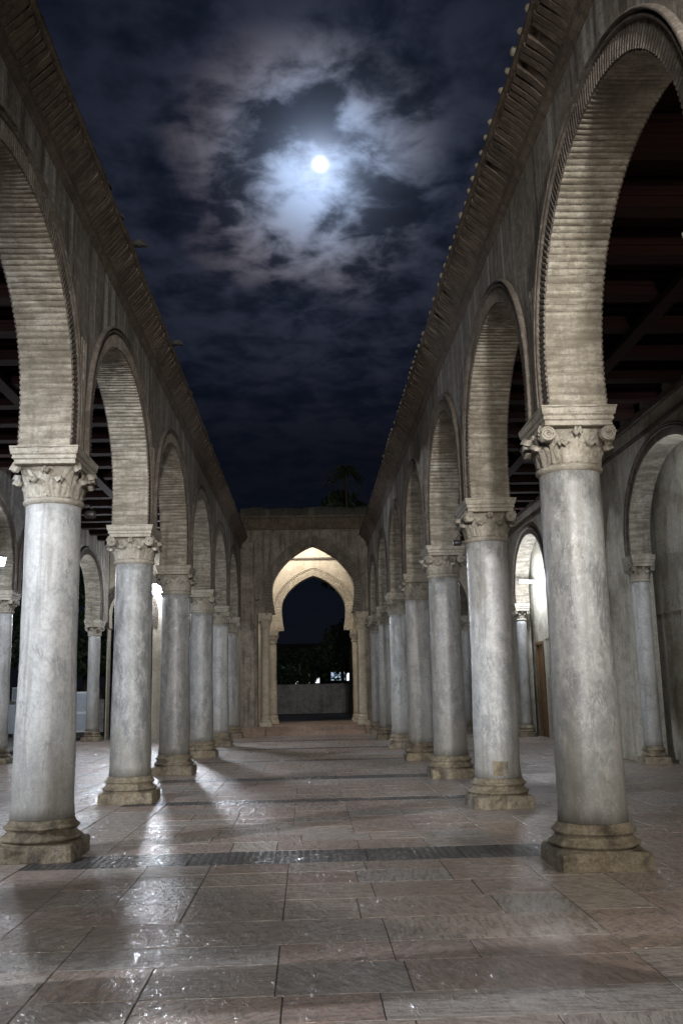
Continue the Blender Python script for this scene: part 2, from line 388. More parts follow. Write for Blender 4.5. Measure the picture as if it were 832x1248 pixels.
# ------------------------------------------------------------------ ground and floor
g = MB(); g.add([(-900,-900,-.02), (900,-900,-.02), (900,900,-.02), (-900,900,-.02)], [(0,1,2,3)])
tag(g.build('ground', M_ground), kind='structure')
def floor():
    s = MB(); tiles = []
    def tile(x0, x1, y0, y1, band=0, zr=.0015):
        gp = .0028
        if x1-x0 < .05 or y1-y0 < .03: return
        z = rnd.uniform(0, zr); bv = .003
        a = [(x0+gp,y0+gp),(x1-gp,y0+gp),(x1-gp,y1-gp),(x0+gp,y1-gp)]
        i_ = [(x0+gp+bv,y0+gp+bv),(x1-gp-bv,y0+gp+bv),(x1-gp-bv,y1-gp-bv),(x0+gp+bv,y1-gp-bv)]
        tl = [rnd.uniform(-.0012, .0012) for _ in range(4)]
        vs = [(x,y,-.004) for x,y in a] + [(x,y,.0015+z+t) for (x,y),t in zip(i_, tl)]
        s.add(vs, [(4,5,6,7), (0,1,5,4), (1,2,6,5), (2,3,7,6), (3,0,4,7)])
        if band: an = .0
        else: an = rnd.choice([0,.5,.25,.75,.1,.9,.4,.6,.5,.45,.55])+rnd.uniform(-.06,.06)
        tiles.extend([(rnd.random(), an % 1.0, 1.0 if band else 0.0)]*5)
    bands = [(-3.6,-3.1), (.8,1.3), (4.3,4.31), (8.62,9.28), (13.1,13.5), (16.3,16.9), (20.5,20.9), (24.6,25.1), (28.4,28.8)]
    bands = [q for q in bands if q[0] != 4.3]
    X = [-1.95, -1.42, -.87, -.19, .47, 1.13, 1.82]
    segs = []; y = -6.0
    for b0, b1 in bands: segs.append((y, b0)); y = b1
    segs.append((y, 32.25))
    for (y0, y1) in segs:
        y = y0
        while y < y1-.02:
            d = rnd.choice([.40,.46,.5,.55,.6]); y2 = y+d
            if y1-y2 < .3: y2 = y1
            xs = [X[0]] + [x+ (rnd.uniform(-.18,.18) if rnd.random() < .3 else 0) for x in X[1:-1] if rnd.random() < .86] + [X[-1]]
            for a, c in zip(xs[:-1], xs[1:]): tile(a, c, y, y2)
            y = y2
    for b0, b1 in bands:
        x = -1.95
        while x < 1.82:
            x2 = min(1.82, x+rnd.uniform(.7,1.1)); tile(x, x2, b0, b1, 1); x = x2
    # long slabs running with the arcades, and the aisles
    for xs in ([-7.6,-6.9,-6.3,-5.6,-4.9,-4.25,-3.55,-3.0,-2.55,-1.95], [1.82,2.35,2.95,3.6,4.25,4.9,5.6,6.2,6.9,7.7]):
        for a, c in zip(xs[:-1], xs[1:]):
            inner = abs((a+c)/2) < 2.5
            for (y0, y1) in (segs if inner else [(-6, 32.25)]):
                y = y0
                while y < y1-.02:
                    y2 = y+(rnd.uniform(.9,1.7) if inner else rnd.uniform(.5,1.0))
                    if y1-y2 < .35: y2 = y1
                    tile(a, c, y, y2); y = y2
            if inner:
                for b0, b1 in bands: tile(a, c, b0, b1, 1)
    me = s.mesh('courtyard_floor', [M_floor])
    ca = me.color_attributes.new('tile', 'FLOAT_COLOR', 'CORNER')
    buf = []
    for pi, po in enumerate(me.polygons):
        for _ in range(po.loop_total): buf.extend((*tiles[pi], 1.0))
    ca.data.foreach_set('color', buf)
    # the bedding below, one sheet
    o = link('courtyard_floor', me); tag(o, kind='structure')
    q = MB(); q.add([(-7.6,-6,-.003), (7.7,-6,-.003), (7.7,32.3,-.003), (-7.6,32.3,-.003)], [(0,1,2,3)])
    tag(q.build('floor_bedding', M_grout), kind='structure')
floor()

# ------------------------------------------------------------------ columns
def base_bm(r, pw, zt, seed=0):
    s = MB(); rr = random.Random(seed)
    k = r/.285
    pz = .15*zt/.36; h = pw/2
    # worn plinth: box with chamfered, slightly broken edges
    N = 16; rows = []
    for z, o in ((0, .0), (.012, .004), (pz*.35, .003), (pz*.6, 0), (pz-.03, .0), (pz-.012, -.006), (pz, -.02)):
        ring = []
        for sx, sy, ex, ey in ((-1,-1,1,0), (1,-1,0,1), (1,1,-1,0), (-1,1,0,-1)):
            for i in range(N):
                t = i/N*2
                x = (sx+ex*t)*(h+o); y = (sy+ey*t)*(h+o)
                n = mnoise.noise(Vector((x*7+seed*3, y*7, z*9)))*.011 + mnoise.noise(Vector((x*23+seed*3, y*23, z*29)))*.008
                if i == 0: n -= .012
                f = 1+n/h
                ring.append((x*f, y*f, z))
        rows.append(ring)
    s.grid(rows, False, closeu=True)
    k0 = len(s.v)-4*N; s.f.append(list(range(k0, k0+4*N))); s.mi.append(0); s.sm.append(False)
    q = zt/.36
    def tor(z0, z1, rb, bulge):
        return [(rb+bulge*math.sin(math.pi*i/6), z0+(z1-z0)*i/6) for i in range(7)]
    prof = [(h*.96, pz-.02), (h*.97, pz+.005*q)] + tor(pz+.008*q, pz+.075*q, .335*k, .045*k) + \
           [(.335*k, pz+.082*q), (.318*k, pz+.095*q), (.318*k, pz+.108*q), (.33*k, pz+.115*q)] + \
           tor(pz+.118*q, pz+.162*q, .325*k, .026*k) + [(.318*k, pz+.168*q), (.312*k, pz+.18*q), (.308*k, pz+.195*q), (r+.012, zt-.008), (r+.002, zt+.004)]
    s.lathe(prof, 56, jit=.010)
    return s
def shaft_bm(r0, r1, z0, z1, seg=48):
    prof = []
    for i in range(25):
        t = i/24; r = r0+(r1-r0)*(t**1.3)+.004*math.sin(t*9)
        if i == 0: r += .012
        if i == 24: r += .004
        prof.append((r, z0+(z1-z0)*t))
    return MB().lathe(prof, seg, jit=.006)
def leaf(s, ang_, r0, z0, h, w, out, bulge=.0, seed=0):
    """one acanthus leaf hugging the bell, tip curling out"""
    rows = []; nv = 12; nu = 9
    ca, sa = math.cos(ang_), math.sin(ang_)
    for i in range(nv+1):
        t = i/nv
        if t < .78:
            q = t/.78; rad = r0+out*.35*q**2.2; z = z0+h*.98*q
        else:
            q = (t-.78)/.22*math.pi*1.05; c = out*.33
            rad = r0+out*.35+c*(1-math.cos(q))*.9; z = z0+h*.98+c*math.sin(q)*.9
        wid = w*(.62+.5*math.sin(min(1, t*1.15)*math.pi*.75))*(1 if t < .8 else max(.15, 1-(t-.8)*3.6))
        wid *= 1-.16*abs(math.sin(t*math.pi*4.5))
        ring = []
        for j in range(nu):
            u = -1+2*j/(nu-1)
            rib = .020*math.exp(-(u/.16)**2)+.012*math.cos(u*math.pi*3)
            rr = rad+rib-.035*w/.1*abs(u)**1.8*.5
            tx = u*wid
            ring.append((rr*ca-tx*sa, rr*sa+tx*ca, z-.02*abs(u)*(t)))
        rows.append(ring)
    s.grid(rows, True)
    # close the back so the leaf has body
    back = [[(p[0]*.93, p[1]*.93, p[2]-.004) for p in r_] for r_ in rows]
    s.grid(back, True, flip=True)
    for side in (0, nu-1):
        s.grid([[a[side], b_[side]] for a, b_ in zip(rows, back)], True)
def volute(s, c, nrm, tan, rad, depth=.05):
    """spiral scroll: disc body with a raised spiral, facing nrm"""
    c = Vector(c); n = Vector(nrm).normalized(); t = Vector(tan).normalized(); upv = Vector((0,0,1))
    rows = []
    for rr, d in ((rad, -depth), (rad, depth*.35), (rad*.9, depth*.55), (rad*.82, depth*.5), (rad*.55, depth*.42), (rad*.12, depth*.4)):
        rows.append([c+n*d+(t*math.cos(a)+upv*math.sin(a))*rr for a in [2*math.pi*i/20 for i in range(20)]])
    s.grid(rows, True, closeu=True)
    path = []
    for i in range(34):
        a = i/33*math.pi*4.2; rr = rad*(.92-.8*i/33)
        path.append(c+n*(depth*.5)+(t*math.cos(a)+upv*math.sin(a))*rr)
    s.tube(path, rad*.13, 5, r1=rad*.10)
    s.tube([c+n*depth*.3, c+n*depth*.85], rad*.2, 8, r1=rad*.1)
def rrect(hx, hy, z, n=8):
    out = []
    for sx, sy, ex, ey in ((-1,-1,1,0), (1,-1,0,1), (1,1,-1,0), (-1,1,0,-1)):
        for i in range(n):
            t = i/n*2; out.append(((sx+ex*t)*hx, (sy+ey*t)*hy, z))
    return out
def capital_bm(r, z0, z1, zi, hx, hy, volutes=True, seed=1, style=0):
    """z0 shaft top, z1 top of leaf zone, zi impost top"""
    s = MB(); H = z1-z0
    # astragal ring
    s.lathe([(r, z0-.02), (r+.018, z0-.008), (r+.036, z0+.012), (r+.038, z0+.026), (r+.026, z0+.042), (r+.004, z0+.052), (r-.01, z0+.06)], 44)
    # bell
    rows = []
    for i in range(9):
        t = i/8; z = z0+.045+(H-.045)*t; f = t**4.5
        sq = rrect(hx*.92, hy*.86, z, 8); n = len(sq); ring = []
        for (x, y, _) in sq:
            a = math.atan2(y, x); cx, cy = r*.97*math.cos(a), r*.97*math.sin(a)
            ring.append((cx+(x*.95-cx)*f*.85, cy+(y*.95-cy)*f*.85, z))
        rows.append(ring)
    s.grid(rows, True, closeu=True)
    k = r/.262
    for i in range(8): leaf(s, i*math.pi/4+math.pi/8, r*1.0, z0+.05, H*.46, .098*k, .13*k)
    for i in range(8):
        long_ = hy/hx if i % 2 == 0 and False else 1
        leaf(s, i*math.pi/4, r*.99, z0+.06, H*(.74 if i % 2 else .68), .090*k, .15*k*(1.5 if i % 2 else 1.0))
    if volutes:
        vr = .066*k
        for sx in (-1, 1):
            for sy in (-1, 1):
                volute(s, (sx*(hx*.80), sy*hy*.84, z1-vr*.95), (0, sy, 0), (sx, 0, 0), vr, .05*k)
                volute(s, (sx*hx*.90, sy*(hy*.74), z1-vr*.95), (sx, 0, 0), (0, sy, 0), vr, .05*k)
        for sy in (-1, 1):     # centre flower of the abacus
            volute(s, (0, sy*hy*.84, z1-.015), (0, sy, 0), (1, 0, 0), .03*k, .04*k)
            volute(s, (sy*hx*.9, 0, z1-.015), (sy, 0, 0), (0, 1, 0), .03*k, .04*k)
    return s
def impost_bm(z1, zi, hx, hy, seed=3, carve=True):
    s = MB(); h = zi-z1
    prof = [(.86,0), (.90,.03), (.90,.12), (.875,.14), (.885,.26), (.925,.32), (.93,.40), (.915,.42), (.92,.50), (.965,.58), (.97,.63), (.955,.65), (.955,.68), (.965,.90), (.985,.91), (1.0,.94), (1.0,.995), (.99,1.0)]
    rows = []
    for f, t in prof:
        rr = rrect(hx*f, hy*f, z1+h*t, 10); ring = []
        for (x, y, z) in rr:
            n = mnoise.noise(Vector((x*14+seed, y*14, z*20)))*.006
            if carve and .66 < t < .905:
                q = abs(y) if abs(x) > hx*.9 else x
                n += .009*math.sin(q*75)
            ring.append((x*(1+n/hx), y*(1+n/hy), z))
        rows.append(ring)
    s.grid(rows, False, closeu=True)
    n = 40; k0 = len(s.v)-n; s.f.append(list(range(k0, k0+n))); s.mi.append(0); s.sm.append(False)
    k0 = k0-(len(prof)-1)*n; s.f.append(list(range(k0+n-1, k0-1, -1))); s.mi.append(0); s.sm.append(False)
    return s

ZB, ZT, ZC1 = .36, 3.375, 3.73
mesh_base = [base_bm(.285, .76, .36, i).mesh('column_base', M_base) for i in range(3)]
mesh_shaft = [shaft_bm(.285, .262, ZB, ZT).mesh('shaft', m_) for m_ in (M_marb, M_marg)]
mesh_cap = [capital_bm(.262, ZT, ZC1, ZI, .335, .42).mesh('capital', M_cap), capital_bm(.262, ZT, ZC1, ZI, .335, .42, volutes=False).mesh('capital', M_cap)]
mesh_imp = impost_bm(ZC1-.005, ZI, .335, .45).mesh('impost', M_cap)
def column(x, y, label, group, sh=0, bs=0, cp=0, rz=0):
    t = empty('marble_column', (x, y, 0)); tag(t, label, 'column', group)
    bo = link('base', mesh_base[bs], t); bo.rotation_euler.z = rnd.choice([0,1,2,3])*math.pi/2
    so = link('shaft', mesh_shaft[sh], t); so.rotation_euler.z = rnd.uniform(0,6)
    ca = link('capital', mesh_cap[cp], t)
    link('impost', mesh_imp, ca)
    return t
ordl = ['second','third','fourth','fifth','sixth']
GL, GR = 'columns of the left arcade', 'columns of the right arcade'
llab = {3: 'pale bluish white marble column closest to the camera in the left row',
        4: 'mottled grey column second from the camera in the left row',
        5: 'grey column third from the camera in the left row, beside the bright floodlight',
        6: 'slender grey column fourth from the camera in the left row',
        7: 'pale column fifth from the camera in the left row',
        8: 'last column of the left row, against the stained gate pier'}
rlab = {3: 'veined blue grey marble column closest to the camera in the right row',
        4: 'grey column second in the right row with a brown patch low on its shaft',
        5: 'dark grey marble column third from the camera in the right row',
        6: 'pale smooth column fourth from the camera in the right row',
        7: 'pale column fifth from the camera in the right row',
        8: 'pale column sixth from the camera in the right row',
        9: 'last column of the right row, against the gate wall'}
for i, y in enumerate(LC):
    column(XL, y, llab.get(i, ['column of the left row well behind the camera','column of the left row just behind the camera','column of the left row just outside the photo'][min(i,2)]), GL,
           [0,1,0,0,1,1,1,0,0][i], i % 3, 1 if i in (3,5) else 0)
for i, y in enumerate(RC):
    t = column(XR, y, rlab.get(i, ['column of the right row well behind the camera','column of the right row just behind the camera','column of the right row just outside the photo'][min(i,2)]), GR,
           [1,0,1,1,0,1,0,0,0,0][i], i % 3, 1 if i in (6,) else 0)
    if i == 4:
        s = MB(); q = []
        for a_ in range(7):
            q.append([((.300)*math.cos(R(-112+a_*6)), (.300)*math.sin(R(-112+a_*6)), z) for z in (.40, .49, .57)])
        s.grid(q, True, flip=True); s.build('repair_patch', M_base, t)
    if i == 3: near_right = t

# ------------------------------------------------------------------ arches
def arch_curve(a, zc, h, zf, w=0., n=60, p=2.0, foot=None):
    """(s,z) from the left foot to the right foot; w mixes in a pointed crown"""
    pts = []
    k = max(4, n//8); fi = foot if foot is not None else math.sqrt(max(0, 1-((zc-zf)/h)**2))
    for i in range(k):
        t = i/k; z = zf+(zc-zf)*t
        pts.append((-a*(1-(1-fi)*(1-t)**2), z))
    m_ = n
    for i in range(m_+1):
        th = math.pi*(1-i/m_); x = math.cos(th)
        e = max(0, 1-abs(x)**p)**(1/p)
        pts.append((a*x, zc+h*((1-w)*e+w*(1-abs(x))**.9 if w else e)))
    pts += [(-x, z) for x, z in reversed(pts[:k])]
    return pts
def resample(pts, step):
    L = [0]
    for a, b_ in zip(pts[:-1], pts[1:]): L.append(L[-1]+math.hypot(b_[0]-a[0], b_[1]-a[1]))
    n = max(2, round(L[-1]/step)); out = []; j = 0
    for i in range(n+1):
        d = L[-1]*i/n
        while j < len(L)-2 and L[j+1] < d: j += 1
        t = (d-L[j])/max(1e-9, L[j+1]-L[j])
        out.append((pts[j][0]+(pts[j+1][0]-pts[j][0])*t, pts[j][1]+(pts[j+1][1]-pts[j][1])*t))
    return out
def normals(pts):
    out = []; n = len(pts)
    for i in range(n):
        a = pts[max(0, i-1)]; b_ = pts[min(n-1, i+1)]; dx, dz_ = b_[0]-a[0], b_[1]-a[1]; l = math.hypot(dx, dz_) or 1
        out.append((-dz_/l, dx/l))        # outward (away from the opening)
    return out
def offset(pts, d): return [(p[0]+n[0]*d, p[1]+n[1]*d) for p, n in zip(pts, normals(pts))]
# frame: maps (s, n, z) -> world; s along wall, n across
def frame_y(x0): return lambda s, n, z: (x0+n, s, z)
def frame_x(y0): return lambda s, n, z: (s, y0+n, z)
def wall_bm(F, s0, s1, z0, z1, bays, ht):
    """solid wall from s0..s1, zf..z1 with arch openings bays=[(centre, curve, zc)]"""
    s = MB()
    def quad(side, a):
        n = ht*side
        v = [F(p[0], n, p[1]) for p in a]; s.add(v, [(0,1,2,3) if side < 0 else (3,2,1,0)])
    edges = [s0]; 
    for c, cur, zc in bays: edges += [c-max(abs(p[0]) for p in cur), c+max(abs(p[0]) for p in cur)]
    edges.append(s1)
    for side in (-1, 1):
        for i, (c, cur, zc) in enumerate(bays):
            a = max(abs(p[0]) for p in cur)
            for p, q in zip(cur[:-1], cur[1:]):
                if (p[1] < zc-1e-6 or q[1] < zc-1e-6) and abs(p[0]-q[0]) < a*.2 and min(p[1], q[1]) < zc-1e-6:
                    e = c-a if p[0] < 0 else c+a
                    quad(side, [(c+p[0], p[1]), (e, p[1]), (e, q[1]), (c+q[0], q[1])])
                else:
                    quad(side, [(c+p[0], p[1]), (c+q[0], q[1]), (c+q[0], z1), (c+p[0], z1)])
        for a, c_ in zip(edges[0::2], edges[1::2]):
            if c_-a > .001: quad(side, [(a, z0), (c_, z0), (c_, z1), (a, z1)])
    for q in (s0, s1): s.add([F(q, -ht, z0), F(q, ht, z0), F(q, ht, z1), F(q, -ht, z1)], [(0,1,2,3)])
    s.add([F(s0, -ht, z1), F(s1, -ht, z1), F(s1, ht, z1), F(s0, ht, z1)], [(0,1,2,3)])
    for a, c_ in zip(edges[0::2], edges[1::2]):
        s.add([F(a, -ht, z0), F(c_, -ht, z0), F(c_, ht, z0), F(a, ht, z0)], [(0,1,2,3)])
    return s
def soffit_bm(F, cur, ht, step=.062, amp=.014, ribbed=True, seed=0):
    """intrados lined with courses of brick on bed, each course a rounded rib"""
    s = MB()
    if not ribbed:
        pts = resample(cur, .08); nm = normals(pts)
        s.grid([[F(p[0]-n[0]*.004, x, p[1]-n[1]*.004) for x in (-ht-.004, 0, ht+.004)] for p, n in zip(pts, nm)], True); return s
    n_c = len(resample(cur, step))-1
    pts = resample(cur, step/5); nm = normals(pts); nx = 13; rows = []
    for i, (p, n) in enumerate(zip(pts, nm)):
        ph = (i % 5); h = (0, .75, 1, .9, .55)[ph]; ci = i//5
        jc = mnoise.noise(Vector((ci*3.7+seed, 2.1, 0)))*.5
        row = []
        for j in range(nx):
            x = -ht-.006+(2*ht+.012)*j/(nx-1)
            e = mnoise.noise(Vector((x*9, ci*1.7+seed, ph*.2)))*.45+mnoise.noise(Vector((x*30, ci*2.7, ph*.3+seed)))*.25
            pt = .55+1.3*max(0, min(1, .55+1.3*mnoise.noise(Vector((x*1.6+seed, p[0]*.8, p[1]*.8+seed)))))*.5
            d = amp*pt*(h*(1+jc*.4)+e*(.6+.6*h))+.003
            xx = x
            if j in (0, nx-1): xx = x+(jc*.012+ (.0 if ph else -.006))*(1 if j else -1); d -= .004
            row.append(F(p[0]-n[0]*d, xx, p[1]-n[1]*d))
        rows.append(row)
    return s.grid(rows, False)
def archivolt_bm(F, cur, ht, side, w=.17, d=.022, step=.05, mold=True, outer=.075):
    """brick ring standing on edge and a double roll moulding round it"""
    s = MB(); a = resample(cur, step/4)
    o1 = [offset(a, .0), offset(a, w)]
    rows = []
    for i in range(len(a)):
        h = (0, 1, 1, .8)[i % 4]; jj = mnoise.noise(Vector((i//4*2.3, side, 1)))*.4
        dd = ht+d*(.35+.65*h*(1+jj*.3))
        p0, p1 = o1[0][i], o1[1][i]
        pm = ((p0[0]+p1[0])/2, (p0[1]+p1[1])/2)
        rows.append([F(p0[0], side*(ht-.004), p0[1]), F(p0[0], side*dd, p0[1]), F(pm[0], side*(dd+.002), pm[1]), F(p1[0], side*dd, p1[1]), F(p1[0], side*(ht-.004), p1[1])])
    s.grid(rows, False, flip=side > 0)
    if mold:
        base = resample(cur, .09)
        prof = [(w-.002, 0), (w, d+.012), (w+.012, d+.024), (w+.03, d+.012), (w+.032, d*.6), (w+.046, d*.6), (w+.048, d+.022), (w+outer-.02, d+.034), (w+outer, d+.018), (w+outer+.004, -.004)]
        offs = [offset(base, q[0]) for q in prof]
        rows = [[F(offs[j][i][0], side*(ht+prof[j][1]), offs[j][i][1]) for j in range(len(prof))] for i in range(len(base))]
        s.grid(rows, True, flip=side > 0)
    return s
def shift(F, c): return lambda s, n, z: F(s+c, n, z)

def arcade(label, F, cols, foot_half, s_end, zc=4.25, h=1.50, ztop=6.55, nave=1, both=True, cat='arcade', name='arcade_wall', group=None, skip=(), mats=(M_wall, M_brick, M_arch)):
    root = empty(name); tag(root, label, cat, group)
    bays = []
    for i, (a, c_) in enumerate(zip(cols[:-1], cols[1:])):
        if i in skip: continue
        ha = (c_-a)/2-foot_half; hh = h*min(1, ha/1.6) if ha < 1.6 else h
        cur = arch_curve(ha, zc, hh, ZI, n=56, p=2.12, foot=.985)
        bays.append(((a+c_)/2, cur, zc))
    wall_bm(F, s_end[0], s_end[1], ZI, ztop, bays, HT).build('wall', mats[0], root)
    for i, (c, cur, _) in enumerate(bays):
        G = shift(F, c)
        soffit_bm(G, cur, HT, seed=i*5.1).build('arch_soffit', mats[1], root)
        archivolt_bm(G, cur, HT, nave).build('archivolt', mats[2], root)
        if both: archivolt_bm(G, cur, HT, -nave).build('archivolt', mats[2], root)
    return root

def cornice(root, F, s0, s1, side, z=6.46, ends=False, seed=0, tiles=True, proj=.25, rag=.02):
    """string course, raking brick corbels, fascia slab and ragged coping; side = direction it projects"""
    r_ = random.Random(seed)
    L = s1-s0; n = max(2, int(L/.35))
    def sweep(prof, mat, name, jit=.006, nn=n):
        s = MB(); rows = []
        for i in range(nn+1):
            q = s0+L*i/nn; j1 = mnoise.noise(Vector((q*.9, seed, 2)))*jit*1.5; j2 = mnoise.noise(Vector((q*5, seed, 7)))*jit
            rows.append([F(q, side*(HT+a+(j1+j2 if a > .01 else 0)), zz+j2) for a, zz in prof])
        s.grid(rows, False, flip=side > 0)
        k = len(s.v)-len(prof)
        s.f.append(list(range(k, k+len(prof)))); s.mi.append(0); s.sm.append(False)
        k0 = k-nn*len(prof); s.f.append(list(range(k0, k0+len(prof)))); s.mi.append(0); s.sm.append(False)
        return s.build(name, mat, root)
    sweep([(-.01,z-.10), (.012,z-.10), (.02,z-.085), (.02,z-.07), (.042,z-.06), (.055,z-.035), (.052,z-.01), (.03,z), (.03,z+.015), (.05,z+.02), (.05,z+.06), (-.01,z+.07)], M_corn, 'string_course', .004)
    # raking corbel bricks
    s = MB(); q = s0+.03
    while q < s1-.12:
        w = r_.uniform(.06, .08); lean = .05+r_.uniform(-.015,.015); dz_ = r_.uniform(-.008,.008); dp = r_.uniform(-.018,.012)
        if r_.random() > .03:
            v = []
            for (n0, z0, n1, z1, dq) in ((.045, z+.058, proj+dp-.05, z+.31+dz_, 0),):
                for k, (nn_, zz) in enumerate(((.0, z+.05), (.045, z+.055), (.12, z+.15), (proj+dp*.5-.03, z+.285+dz_), (proj+dp*.5-.03, z+.325), (.0, z+.325))):
                    ds = lean*(zz-z-.05)/.28
                    v.append(F(q+ds, side*(HT+nn_), zz)); v.append(F(q+ds+w, side*(HT+nn_), zz))
            fs = [(2*i, 2*i+1, 2*i+3, 2*i+2) for i in range(5)] + [(0,2,4,6,8,10), (11,9,7,5,3,1)]
            s.add(v, fs)
        q += w+r_.uniform(.014, .034)
    s.build('corbel_band', M_corn, root)
    sweep([(-.01,z+.06), (.05,z+.07), (.11,z+.15), (.19,z+.26), (.20,z+.325), (-.01,z+.33)], M_corn, 'corbel_backing', .008)
    sweep([(-.4,z+.327), (proj-.01,z+.327), (proj+.008,z+.34), (proj+.008,z+.375), (proj-.02,z+.385), (-.4,z+.39)], M_corn, 'fascia', .008)
    # rough mortar coping
    s = MB(); rows = []; nn = int(L/.07)
    for i in range(nn+1):
        q = s0+L*i/nn
        e = lambda a, f, k: mnoise.noise(Vector((q*f, a*3+seed, k)))
        t = .05*e(1, 3, 1)+.035*e(2, 11, 2)
        rows.append([F(q, side*(HT+a+rag*e(a, 7, 3)*1.6), zz+(t if j > 1 else 0)+rag*.5*e(a+2, 19, 4)) for j, (a, zz) in enumerate(((proj-.03,z+.384), (proj-.035,z+.42), (proj-.08,z+.47), (proj-.2,z+.50), (-.3,z+.56), (-.5,z+.5)))])
    s.grid(rows, False, flip=side > 0); s.build('coping', M_cope, root)
    if tiles:
        q = s0+.1; tm = []
        for rr in (.034, .040, .046):
            s = MB(); rows = [[(math.cos(t)*rr, -side*.20, .03+math.sin(t)*rr) for t in [2*math.pi*k/10 for k in range(10)]]]
            for a_ in range(5):
                al = a_/4*math.pi/2
                rows.append([(math.cos(t)*rr*math.cos(al), side*.035*math.sin(al), math.sin(t)*rr*math.cos(al)) for t in [2*math.pi*k/10 for k in range(10)]])
            s.grid([[(p[1], p[0], p[2]) for p in r] for r in rows], True, closeu=True); tm.append(s.mesh('tile_end', M_tile))
        while q < min(s1-.1, 22):
            if r_.random() > .12:
                o = link('tile_end', r_.choice(tm), root, F(q, side*(HT+proj-.02+r_.uniform(-.02,.015)), z+.43+r_.uniform(-.01,.012)))
                o.rotation_euler.x = r_.uniform(-.2,.2)
            q += r_.uniform(.24,.28)

FL, FR = frame_y(XL), frame_y(XR)
AL = arcade('left stone arcade of tall brick lined arches with a brick cornice', FL, LC, .40, (LC[0]-.4, YF), nave=1)
cornice(AL, FL, LC[0]-.4, YF-.02, 1, seed=3, tiles=False, rag=.05)
AR = arcade('right stone arcade of tall brick lined arches with round tile ends on top', FR, RC, .40, (RC[0]-.4, YF), nave=-1)
cornice(AR, FR, RC[0]-.4, YF-.02, -1, z=6.50, seed=8, proj=.29)
# thin vertical mouldings (fluted strips) in the spandrels above every column
for root, F, cols, side in ((AL, FL, LC, 1), (AR, FR, RC, -1)):
    for y in cols[1:-1]:
        s = MB()
        for dq, w_, d in ((-.055,.018,.018), (.0,.02,.024), (.055,.018,.018)):
            rows = []
            for t in range(7):
                zz = ZI+.002+(5.15-ZI)*t/6
                rows.append([F(y+dq*(1+t*.10)+a*w_, side*(HT-.003+e*d), zz) for a, e in ((-1,0), (-.7,.8), (0,1), (.7,.8), (1,0))])
            s.grid(rows, True, flip=side > 0)
        s.build('spandrel_moulding', M_wall, root)

# ------------------------------------------------------------------ outer arcades of the aisles
XO, XI = -7.05, 6.55; HS = .20
OL = [LC[k] for k in range(0, len(LC))]; OL[6] = 21.95
FO = frame_y(XO)
AO = arcade('outer left arcade of slender columns beyond the left aisle', FO, OL, .34, (OL[0]-.4, YF+.4), zc=4.35, h=1.45, nave=1, ztop=6.75)
slim_base = base_bm(.215, .60, .33, 5).mesh('column_base', M_base)
slim_shaft = shaft_bm(.205, .19, .33, 3.40, 32).mesh('shaft', M_marb)
slim_cap = capital_bm(.19, 3.40, 3.68, ZI, .27, .34).mesh('capital', M_cap)
slim_imp = impost_bm(3.675, ZI, .28, .37).mesh('impost', M_cap)
def slim(x, y, label, group, rz=0, sc_=1, zoff=0):
    t = empty('slim_column', (x, y, zoff), rz); tag(t, label, 'column', group); t.scale = (sc_, sc_, 1)
    link('base', slim_base, t); link('shaft', slim_shaft, t); ca = link('capital', slim_cap, t); link('impost', slim_imp, ca)
    return t
ol_lab = ['well behind the camera','just behind the camera','abreast of the camera and outside the frame','hidden in line with the nearest left column','sixth from the gate','with a bright lamp at the left edge of the photo','hidden behind the nearest left column','standing alone between the two nearest left columns', 'at the far end']
ol_full = ['slim column of the outer left arcade well behind the camera', 'slim column of the outer left arcade just behind the camera',
  'slim column of the outer left arcade beside the camera', 'slim column of the outer left arcade a little ahead of the camera',
  'slim column of the outer left arcade off the left edge', 'slim column of the outer left arcade, next one past the left edge',
  'slim white lit column at the very left edge under the bright lamp', 'slim column of the outer left arcade behind the nearest pale column',
  'slim pale column seen in the gap between the two nearest left columns']
for i, y in enumerate(OL): slim(XO, y, ol_full[i], 'slim columns of the outer left arcade')

# right outer wall: blind arcade in front of a back wall
FI = frame_y(XI)
root = empty('side_arcade'); tag(root, 'plastered right aisle wall with two deep arches on slim columns', 'arcade')
arches = [(3.0,1.75), (8.6,1.75), (15.85,1.95), (26.2,1.82)]
bays = []
for c, a in arches: bays.append((c, arch_curve(a, 4.2, 1.55, 0.0 if False else ZI-.15, n=56, p=2.1, foot=.985), 4.2))
s = wall_bm(FI, -5, YF, ZI-.15, 6.75, bays, HS)
# piers below the springing
pe = [-5] 
for c, a in arches: pe += [c-a-.02, c+a+.02]
pe.append(YF)
for a, c_ in zip(pe[0::2], pe[1::2]):
    a2 = a+(.55 if a > -4.9 else 0) ; c2 = c_-(.55 if c_ < YF-.1 else 0)
    a2 = a+(.10 if a > -4.9 else 0); c2 = c_-(-.0)
    s.box(XI-HS, XI+HS, a+(0 if a < -4.9 else .0), c_-(.46 if c_ < YF-.1 and False else 0), 0, ZI-.15)
s.build('wall', M_wall2, root)
for i, (c, cur, _) in enumerate(bays):
    G = shift(FI, c)
    soffit_bm(G, cur, HS, seed=i*3.3, amp=.009, step=.055).build('arch_soffit', M_brick, root)
    archivolt_bm(G, cur, HS, -1, w=.15).build('archivolt', M_arch, root)
s = MB(); s.box(XI-HS-.05, XI-HS, -5, YF, 6.05, 6.12); s.box(XI-HS-.09, XI-HS, -5, YF, 6.38, 6.5); s.build('wall_moulding', M_arch, root)
k_ = 'slim engaged columns of the right aisle wall'
for (c, a), lab in zip(arches[2:], ('slim worn column set against the near arch of the right aisle wall', 'slim white column beside the wooden door under the white lamp')):
    t = slim(XI-.13, c+a-.17, lab, k_, 0, .82)
